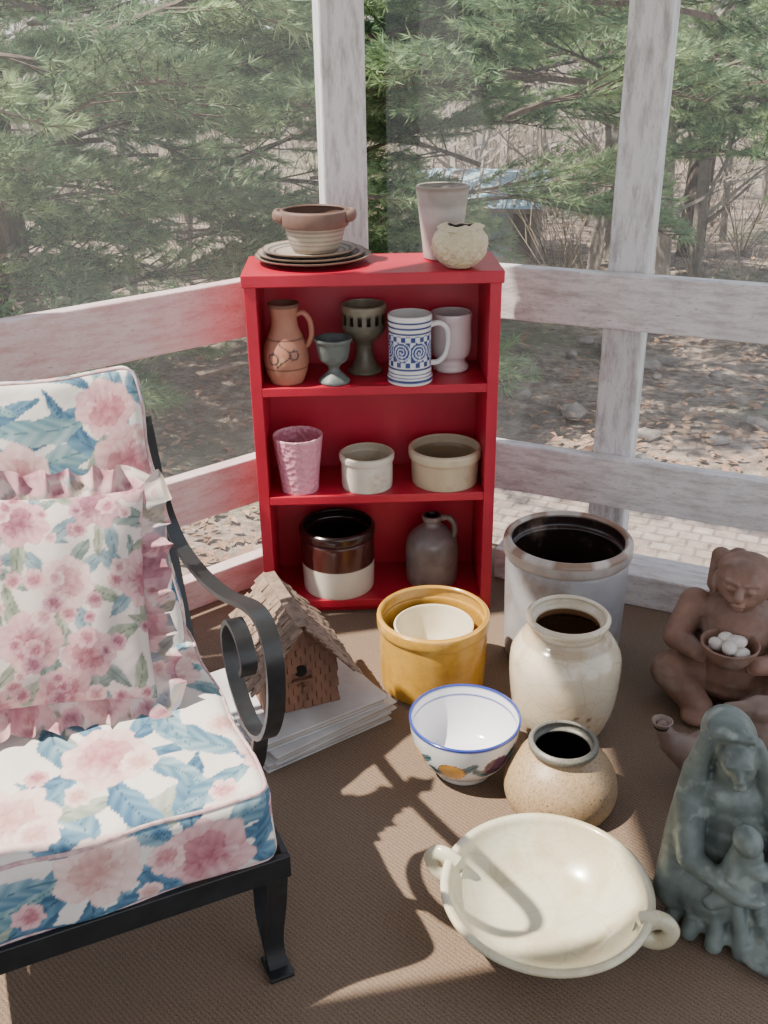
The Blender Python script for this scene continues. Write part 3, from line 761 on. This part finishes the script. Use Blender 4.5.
def tiles(n0,origin,ux,uz,wn,hn,ws,hs,nrm,mat,keep):
    V=[];F=[]
    for j in range(hn):
        for i in range(wn):
            off=(ws*.5 if j%2 else 0)
            a0=i*ws+off; c_=a0+ws*.46; zc=j*hs
            if not keep(c_,zc+hs*.5): continue
            th=.003+R.uniform(0,.003); jw=R.uniform(.82,.96)
            P0=origin+ux*a0+uz*(zc)
            pts=[P0+nrm*th,P0+ux*ws*jw+nrm*(th+R.uniform(-.001,.002)),P0+ux*ws*jw+uz*hs*1.05+nrm*.0012,P0+uz*hs*1.05+nrm*.0012]
            bk=[P0,P0+ux*ws*jw,P0+ux*ws*jw+uz*hs*1.05,P0+uz*hs*1.05]
            k=len(V); V+= [tuple(x) for x in pts+bk]
            F+=[(k,k+1,k+2,k+3),(k,k+4,k+5,k+1),(k+1,k+5,k+6,k+2),(k+3,k+7,k+4,k),(k+2,k+6,k+7,k+3)]
    return mesh_obj(n0,V,F,mat,BH,smooth=False)
X_,Y_,Z_=Vector((1,0,0)),Vector((0,1,0)),Vector((0,0,1))
def kf(x,z):
    xx=x-w2
    if math.hypot(xx,(z-.105))<.022: return False
    return abs(xx)<w2-.004 and z<hw+(hp-hw)*(1-abs(xx)/w2)-.018
tiles("tiles_front",Vector((-w2,-d2,0)),X_,Z_,8,10,.023,.021,-Y_,Mw,kf)
tiles("tiles_side",Vector((w2,-d2,0)),Y_,Z_,8,6,.022,.021,X_,Mw,lambda x,z:x<2*d2-.004 and z<hw-.01)
tube("entry_hole",[(0,-d2-.0035,.105),(0,-d2+.001,.105)],.015,Mdk,BH,seg=24,n=2)
tube("perch",[(0,-d2-.03,.075),(0,-d2+.01,.075)],.004,Mw,BH,seg=10,n=2)
box("ledge",(.05,.012,.006),(0,-d2-.008,.084),Mw,BH,bev=.001)
sl=Vector((w2,0,hw-hp)).normalized()
for sg in (1,-1):
    u=Vector((sg*sl.x,0,sl.z)); nr=Vector((sg*abs(sl.z),0,abs(sl.x)))
    yf,yb=-d2-.042,d2+.07; LL=.185
    a=Vector((0,yf,hp+.004))
    pts=[a,Vector((0,yb,hp+.004)),Vector((0,yb,hp+.004))+u*LL,a+u*LL]
    V=[tuple(p+nr*.001) for p in pts]+[tuple(p+nr*.007) for p in pts]
    mesh_obj("roof_deck_%s"%("r" if sg>0 else "l"),V,[(3,2,1,0),(4,5,6,7),(0,1,5,4),(1,2,6,5),(2,3,7,6),(3,0,4,7)],Mw,BH,smooth=False)
    V=[];F=[]
    rows=8
    for j in range(rows):
        y=yf-.006+R.uniform(-.004,0)
        top=j*LL/rows
        while y<yb:
            wj=R.uniform(.016,.028); l=LL/rows*1.35+R.uniform(-.003,.006)
            p=Vector((0,y,hp+.004))+u*top+nr*.0075
            q=[p,p+Y_*wj*.93,p+Y_*wj*.93+u*l+nr*R.uniform(.004,.009),p+u*l+nr*R.uniform(.004,.009)]
            k=len(V); V+=[tuple(x) for x in q]+[tuple(x-nr*.0035) for x in q]
            F+=[(k,k+1,k+2,k+3),(k+2,k+6,k+7,k+3),(k,k+3,k+7,k+4),(k+1,k+5,k+6,k+2)]
            y+=wj
    mesh_obj("shingles_%s"%("r" if sg>0 else "l"),V,F,Msh,BH,smooth=False)
box("ridge_cap",(.03,.27,.008),(0,.012,hp+.014),Msh,BH,bev=.002)

# ------------------------------------------------------------------ armchair
p0=Vector((-.164,1.26)); Fv=Vector((.41,-.912)).normalized(); Nv=Vector((.912,.41)).normalized()
AC=empty("armchair",(p0.x-.006,p0.y,0),math.atan2(Nv.y,Nv.x))
Mir=basic("black_wrought_iron",(24,25,27),(34,36,38),0.38,30,0.15)
def L3(s,f,z): return (s,-f,z)
WD=.62
def bar(nm,p,q,w_,h_):
    p=Vector(p);q=Vector(q); d=(q-p); L=d.length
    o=box(nm,(L,w_,h_),(p+q)/2,Mir,AC,bev=.002)
    o.rotation_mode='QUATERNION'; o.rotation_quaternion=d.to_track_quat('X','Z'); return o
fz=.268
bar("rail_front",L3(-WD,0,fz),L3(.006,0,fz),.012,.046)
bar("rail_side_1",L3(0,0,fz),L3(0,-.60,fz),.012,.046)
bar("rail_side_2",L3(-WD,0,fz),L3(-WD,-.60,fz),.012,.046)
bar("rail_back",L3(-WD,-.60,fz),L3(0,-.60,fz),.012,.046)
for i in range(5): bar("slat_%d"%i,L3(-WD*(i+.5)/5,-.01,fz-.005),L3(-WD*(i+.5)/5,-.6,fz-.005),.03,.006)
for k,s_ in enumerate((0,-WD)):
    sg=1 if s_==0 else -1
    strap("leg_front_a%d"%k,[L3(s_-.012*sg,-.01,fz),L3(s_-.014*sg,-.03,.16),L3(s_-.02*sg,-.045,.06),L3(s_-.02*sg,-.03,.004)],.034,.009,(1,0,0),Mir,AC)
    strap("leg_front_b%d"%k,[L3(s_-.012*sg,-.105,fz),L3(s_-.014*sg,-.115,.17),L3(s_-.02*sg,-.10,.08),L3(s_-.02*sg,-.05,.01)],.030,.008,(1,0,0),Mir,AC)
    box("foot_%d"%k,(.045,.06,.008),L3(s_-.02*sg,-.035,.0045),Mir,AC,bev=.002)
    strap("leg_back_%d"%k,[L3(s_,-.59,fz),L3(s_,-.61,.15),L3(s_,-.66,.004)],.03,.01,(1,0,0),Mir,AC)
    strap("back_upright_%d"%k,[L3(s_,-.55,fz),L3(s_,-.64,.45),L3(s_,-.72,.64),L3(s_,-.80,.80)],.022,.012,(1,0,0),Mir,AC)
    sp_=[(-.735,.66),(-.66,.615),(-.56,.598),(-.41,.615),(-.25,.655),(-.10,.712),(-.03,.722),(.006,.69),(.010,.63),(-.01,.56),(-.06,.49),(-.13,.455),(-.20,.47),(-.245,.52),(-.25,.58),(-.21,.625),(-.16,.62),(-.135,.585),(-.15,.555)]
    strap("arm_scroll_%d"%k,[L3(s_,f,z) for f,z in sp_],.028,.009,(1,0,0),Mir,AC,n=10)
    strap("arm_support_%d"%k,[L3(s_,-.10,.462),L3(s_,-.125,.40),L3(s_,-.165,.33),L3(s_,-.175,fz)],.026,.009,(1,0,0),Mir,AC)
bar("back_top",L3(-WD,-.80,.80),L3(0,-.80,.80),.02,.014)

def floral(U,V,seed,sp=.2,style=0):
    r=random.Random(seed); n=len(U)
    C=np.tile(np.array(lin((216,210,202) if style==0 else (198,186,180))),(n,1))
    C=C*(1+.03*np.sin(U*40+V*13))[:,None]
    u0,u1,v0,v1=U.min()-.1,U.max()+.1,V.min()-.1,V.max()+.1
    order=np.argsort(U); Us=U[order]
    def near(cx,cy,rad):
        a=np.searchsorted(Us,cx-rad); b_=np.searchsorted(Us,cx+rad); ix=order[a:b_]
        return ix[np.abs(V[ix]-cy)<rad]
    def leaf(cx,cy,a,L,Wd,col,col2,k):
        ix=near(cx,cy,L*2.3)
        if len(ix)==0: return
        u,v=U[ix],V[ix]
        x=(u-cx)*math.cos(a)+(v-cy)*math.sin(a)-L; y=-(u-cx)*math.sin(a)+(v-cy)*math.cos(a)
        yy=y-k*(x+L)**2
        w=Wd*np.clip(1-(x/L)**2,0,1)*(1+.10*np.sin(x*110+a*5))
        msk=(np.abs(x)<L)&(np.abs(yy)<w)
        sh=np.clip(.45+.45*np.sin((x-np.abs(yy)*1.3)*200)*.6+yy/Wd*.45,0,1)
        cc=np.array(lin(col))[None]*(1-sh[:,None])+np.array(lin(col2))[None]*sh[:,None]
        cc[np.abs(yy)<.0010]=np.array(lin(tuple(c_*.85 for c_ in col)))
        C[ix[msk]]=cc[msk]
    def petal(cx,cy,a,dist,la,wa,deep,pale):
        px,py=cx+math.cos(a)*dist,cy+math.sin(a)*dist
        ix=near(px,py,max(la,wa)*1.3)
        if len(ix)==0: return
        x=(U[ix]-px)*math.cos(a)+(V[ix]-py)*math.sin(a); y=-(U[ix]-px)*math.sin(a)+(V[ix]-py)*math.cos(a)
        d=np.sqrt((x/la)**2+(y/wa)**2)+.06*np.sin(np.arctan2(y,x)*5+a*7)
        msk=d<1
        t=np.clip(.42+.55*x/la+.14*np.sin(y/wa*9+a),0,1)
        t=np.where(d>.90,np.clip(t-.25,0,1),t)[:,None]
        cc=np.array(lin(deep))[None]*(1-t)+np.array(lin(pale))[None]*t
        C[ix[msk]]=cc[msk]
    def flower(cx,cy,Rr,pal):
        deep,mid,pale=pal; ph=r.uniform(0,6)
        for k in range(7): petal(cx,cy,ph+k*2*pi/7*(3)+r.uniform(-.2,.2),Rr*.56,Rr*.46,Rr*r.uniform(.36,.50),mid,pale)
        for k in range(5): petal(cx,cy,ph+.4+k*2*pi/5*2+r.uniform(-.2,.2),Rr*.32,Rr*.34,Rr*r.uniform(.28,.38),deep,pale if k%2 else mid)
        for k in range(3): petal(cx,cy,ph+1+k*2*pi/3,Rr*.13,Rr*.2,Rr*.18,deep,mid)
    if style==0:
        pinks=[((168,104,112),(200,154,154),(222,194,188)),((150,84,98),(184,130,134),(212,176,174)),((182,134,128),(206,170,162),(222,200,192))]
        blues=[((50,90,120),(106,142,162)),((70,110,132),(138,164,172)),((44,82,110),(94,130,150)),((128,140,126),(166,172,158)),((84,122,132),(144,168,168))]
    else:
        pinks=[((116,60,78),(160,108,120),(192,152,154)),((134,74,88),(176,124,130),(198,164,162)),((110,60,76),(150,102,116),(182,144,150)),((150,102,108),(186,148,148),(206,180,174))]
        blues=[((104,116,98),(146,152,134)),((118,124,106),(158,160,144)),((96,112,106),(136,146,140)),((96,118,128),(134,150,154))]
    gy=v0; row=0; items=[]
    while gy<v1:
        gx=u0+(sp*.5 if row%2 else 0)
        while gx<u1:
            items.append((gx+r.uniform(-.25,.25)*sp,gy+r.uniform(-.25,.25)*sp)); gx+=sp
        gy+=sp*.85; row+=1
    for cx,cy in items:
        base=r.uniform(0,6.28)
        for k in range(r.randint(5,7)):
            a=base+k*1.0+r.uniform(-.3,.3); b_=r.choice(blues); L=r.uniform(.50,.85)*sp*.5*(1.0 if style==0 else .85)
            leaf(cx+math.cos(a)*sp*.18,cy+math.sin(a)*sp*.18,a,L,L*r.uniform(.26,.40),b_[0],b_[1],r.uniform(-5,5))
    for cx,cy in items:
        pl=r.choice(pinks)
        flower(cx,cy,r.uniform(.24,.34)*sp*(1 if style==0 else 1.25),pl)
        for k in range(2 if style==0 else 5):
            flower(cx+r.uniform(-.5,.5)*sp,cy+r.uniform(-.5,.5)*sp,sp*r.uniform(.08,.15),r.choice(pinks))
    return C
def fabric(name):
    m,nt,b=new_mat(name)
    a=node(nt,"ShaderNodeAttribute",attribute_name="Col"); v=objco(nt)
    nt.links.new(a.outputs["Color"],b.inputs["Base Color"]); b.inputs["Roughness"].default_value=0.75; b.inputs["Sheen Weight"].default_value=0.03
    bump(nt,b,noise(nt,9,3,0.5,v),0.45,0.02); return m
Mfab=fabric("floral_chintz")
Mpipe=basic("chintz_piping",(204,180,176),(168,130,134),.8,60,.1)
def cushion(name,sx,sy,sz,rad,puff,seed,mat,parent,loc,rot,style=0,sp=.15,n=180,wr=0.003):
    V=[];F=[];U=[];Vv=[]
    nz=max(8,int(n*sz/sx)); ny=max(8,int(n*sy/sx))
    hx,hy,hz=sx/2,sy/2,sz/2
    def add(x,y,z,u,v):
        cx=max(-hx+rad,min(hx-rad,x)); cy=max(-hy+rad,min(hy-rad,y)); cz=max(-hz+rad,min(hz-rad,z))
        d=Vector((x-cx,y-cy,z-cz)); c0=Vector((cx,cy,cz))
        if d.length>1e-6: d.normalize(); p=c0+d*rad
        else: p=Vector((x,y,z))
        e=(1-(abs(x)/hx)**2.5)*(1-(abs(y)/hy)**2.5)
        p.z+= (1 if z>0 else -.3)*puff*max(0,e)*(min(1,abs(z)/hz))
        p.x*=1+.012*math.sin(y*30+z*20); p.y*=1+.012*math.sin(x*26+1)
        p.z+=wr*math.sin(x*34+seed)*math.sin(y*29+seed*2)*(1 if abs(z)>hz*.5 else .3)
        V.append(tuple(p));U.append(u);Vv.append(v); return len(V)-1
    def face(fn,a,b_):
        g=[[fn(i/a,j/b_) for i in range(a+1)] for j in range(b_+1)]
        for j in range(b_):
            for i in range(a): F.append((g[j][i],g[j][i+1],g[j+1][i+1],g[j+1][i]))
    face(lambda s,t:add(-hx+sx*s,-hy+sy*t,hz,-hx+sx*s,-hy+sy*t),n,ny)
    face(lambda s,t:add(hx-sx*s,-hy+sy*t,-hz,hx-sx*s,-hy+sy*t+.7),n//4,ny//4)
    face(lambda s,t:add(-hx+sx*s,-hy,-hz+sz*t,-hx+sx*s,-hy-sz+sz*t),n,nz)
    face(lambda s,t:add(hx-sx*s,hy,-hz+sz*t,hx-sx*s,hy+sz-sz*t),n,nz)
    face(lambda s,t:add(hx,-hy+sy*s,-hz+sz*t,hx+sz-sz*t,-hy+sy*s),ny,nz)
    face(lambda s,t:add(-hx,hy-sy*s,-hz+sz*t,-hx-sz+sz*t,hy-sy*s),ny,nz)
    C=floral(np.array(U),np.array(Vv),seed,sp,style)
    o=mesh_obj(name,V,F,mat,parent,cols=C,sharp=180)
    bm=bmesh.new(); bm.from_mesh(o.data); bmesh.ops.remove_doubles(bm,verts=bm.verts,dist=.0002); bm.to_mesh(o.data); bm.free()
    o.location=loc; o.rotation_euler=rot
    for zz in (1,-1):
        pts=[]; q=rad*.29; hr=hx-q; hs=hy-q
        def wob(x,y,z):
            return (x*(1+.012*math.sin(y*30+z*20)),y*(1+.012*math.sin(x*26+1)),z+wr*math.sin(x*34+seed)*math.sin(y*29+seed*2))
        c_=rad*.9
        crn=[(hr,-hs+c_,0),(hr,hs-c_,1),(hr-c_,hs,0),(-hr+c_,hs,1),(-hr,hs-c_,0),(-hr,-hs+c_,1),(-hr+c_,-hs,0),(hr-c_,-hs,1)]
        for i_ in range(8):
            x0,y0,st=crn[i_]; x1,y1,_=crn[(i_+1)%8]
            if st==0:
                for k in range(24): t=k/24; pts.append(wob(x0+(x1-x0)*t,y0+(y1-y0)*t,zz*(hz-q)))
            else:
                kx=x0 if abs(x0)>abs(x1) else x1; ky=y0 if abs(y0)>abs(y1) else y1
                for k in range(5):
                    t=k/5; pts.append(wob((1-t)**2*x0+2*t*(1-t)*kx+t*t*x1,(1-t)**2*y0+2*t*(1-t)*ky+t*t*y1,zz*(hz-q)))
        pts.append(pts[0])
        t=tube(name+"_piping_%s"%("top" if zz>0 else "bottom"),pts,.0035,Mpipe,parent,seg=8,n=1); t.location=loc; t.rotation_euler=rot
    return o
cushion("seat_cushion",.61,.61,.155,.028,.012,5,Mfab,AC,(-.314,.302,.358),(0,0,0),sp=.23)
cushion("back_cushion",.60,.60,.115,.028,.014,9,Mfab,AC,(-.322,.630,.648),(math.radians(66),0,0),sp=.23)

def pillow(name,S,T,seed,loc,rotm,parent=None):
    n=130; V=[];F=[];U=[];W_=[]
    def zt_(x,y): 
        return T*max(0,(1-abs(x)**2.6))**.55*max(0,(1-abs(y)**2.6))**.55
    for side in (1,-1):
        base=len(V)
        for j in range(n+1):
            for i in range(n+1):
                x=-1+2*i/n;y=-1+2*j/n
                pin=1-.06*(1-(x*x))*(y*y) ; pin2=1-.06*(1-y*y)*(x*x)
                wrk=.004*math.sin(9*x+4*y)*math.sin(7*y-3*x)
                V.append((x*S*pin2,y*S*pin,side*(zt_(x,y)+.0015)+wrk)); U.append(x*S+(.9 if side<0 else 0)); W_.append(y*S)
        for j in range(n):
            for i in range(n):
                a=base+j*(n+1)+i; q=(a,a+1,a+n+2,a+n+1); F.append(q if side>0 else q[::-1])
    per=[]; m_=640
    for k in range(m_):
        t=k/m_*4; e=int(t); f_=t-e
        per.append([(-1+2*f_,-1),(1,-1+2*f_),(1-2*f_,1),(-1,1-2*f_)][e])
    rows=9; base=len(V)
    for j in range(rows+1):
        q=j/rows
        for k,(x,y) in enumerate(per):
            pin=1-.06*(1-(x*x))*(y*y) ; pin2=1-.06*(1-y*y)*(x*x)
            ox=(x if abs(x)>.9 else 0)+ (0.15*x); oy=(y if abs(y)>.9 else 0)+(.15*y)
            d=math.hypot(ox,oy); ox/=d;oy/=d
            ph=k/m_*2*pi
            wv_=math.sin(ph*38+.8*math.sin(ph*9))*.010*q+math.sin(ph*17)*.010*q
            wd=.050*q*(1+.12*math.sin(ph*31))
            V.append((x*S*pin2*(.985)+ox*wd+(-oy)*.005*q*math.sin(ph*38+1.4),y*S*pin*.985+oy*wd+ox*.005*q*math.sin(ph*38+1.4),wv_)); U.append(x*S+ox*wd*1.0+.3);W_.append(y*S+oy*wd+.2)
    for j in range(rows):
        for k in range(m_):
            a=base+j*m_+k;b_=base+j*m_+(k+1)%m_
            F.append((a,b_,b_+m_,a+m_))
    C=floral(np.array(U),np.array(W_),seed,.125,1)
    C[base:]=C[base:]*.80+np.array(lin((176,124,132)))[None]*.20
    o=mesh_obj(name,V,F,Mfab,parent,cols=C,sharp=180)
    o.matrix_world=Matrix.Translation(loc)@rotm
    return o
ca=AC.rotation_euler[2]
rotm=Matrix.Rotation(ca,4,'Z')@Matrix.Rotation(math.radians(58),4,'X')@Matrix.Rotation(math.radians(-8),4,'Z')
fpos=-.388; spos=-.295
pc=Vector((p0.x+Fv.x*fpos+Nv.x*spos,p0.y+Fv.y*fpos+Nv.y*spos,.645))
pillow("ruffled_throw_pillow",.187,.062,23,pc,rotm)

o_=[(.03,0),(.035,.003),(.056,.025),(.066,.05),(.068,.058)]
pot("held_bowl",(0,-.114,.157),o_,thick(o_,.007),Mclay,parent=SF)
Mpeb=basic("white_pebble",(212,204,194),(170,160,150),0.5,20,0.1)
for k in range(7):
    bm=bmesh.new(); bmesh.ops.create_uvsphere(bm,u_segments=16,v_segments=10,radius=1); bmesh.ops.scale(bm,vec=(R.uniform(.020,.027),R.uniform(.016,.021),R.uniform(.013,.017)),verts=bm.verts)
    me=bpy.data.meshes.new("pebble"); bm.to_mesh(me); bm.free(); me.materials.append(Mpeb); me.polygons.foreach_set("use_smooth",[True]*len(me.polygons))
    a=k*2.4; rr_=.012+.032*(k/7)
    o=bpy.data.objects.new("pebble_%d"%k,me); o.location=(rr_*math.cos(a),-.114+rr_*math.sin(a),.200+.006*(6-k)*.6); o.rotation_euler=(R.uniform(-.3,.3),R.uniform(-.3,.3),R.uniform(0,3)); link(o,SF)
o_=[(.012,0),(.014,.006),(.018,.016),(.023,.024)]
pot("spout_lip",(-.149,-.009,.160),o_,thick(o_,.005,.003),Mgc,parent=BV,seg=40)
tube("spout_bore",[(-.149,-.009,.167),(-.149,-.009,.175)],.0165,Mdk,BV,seg=24,n=2)
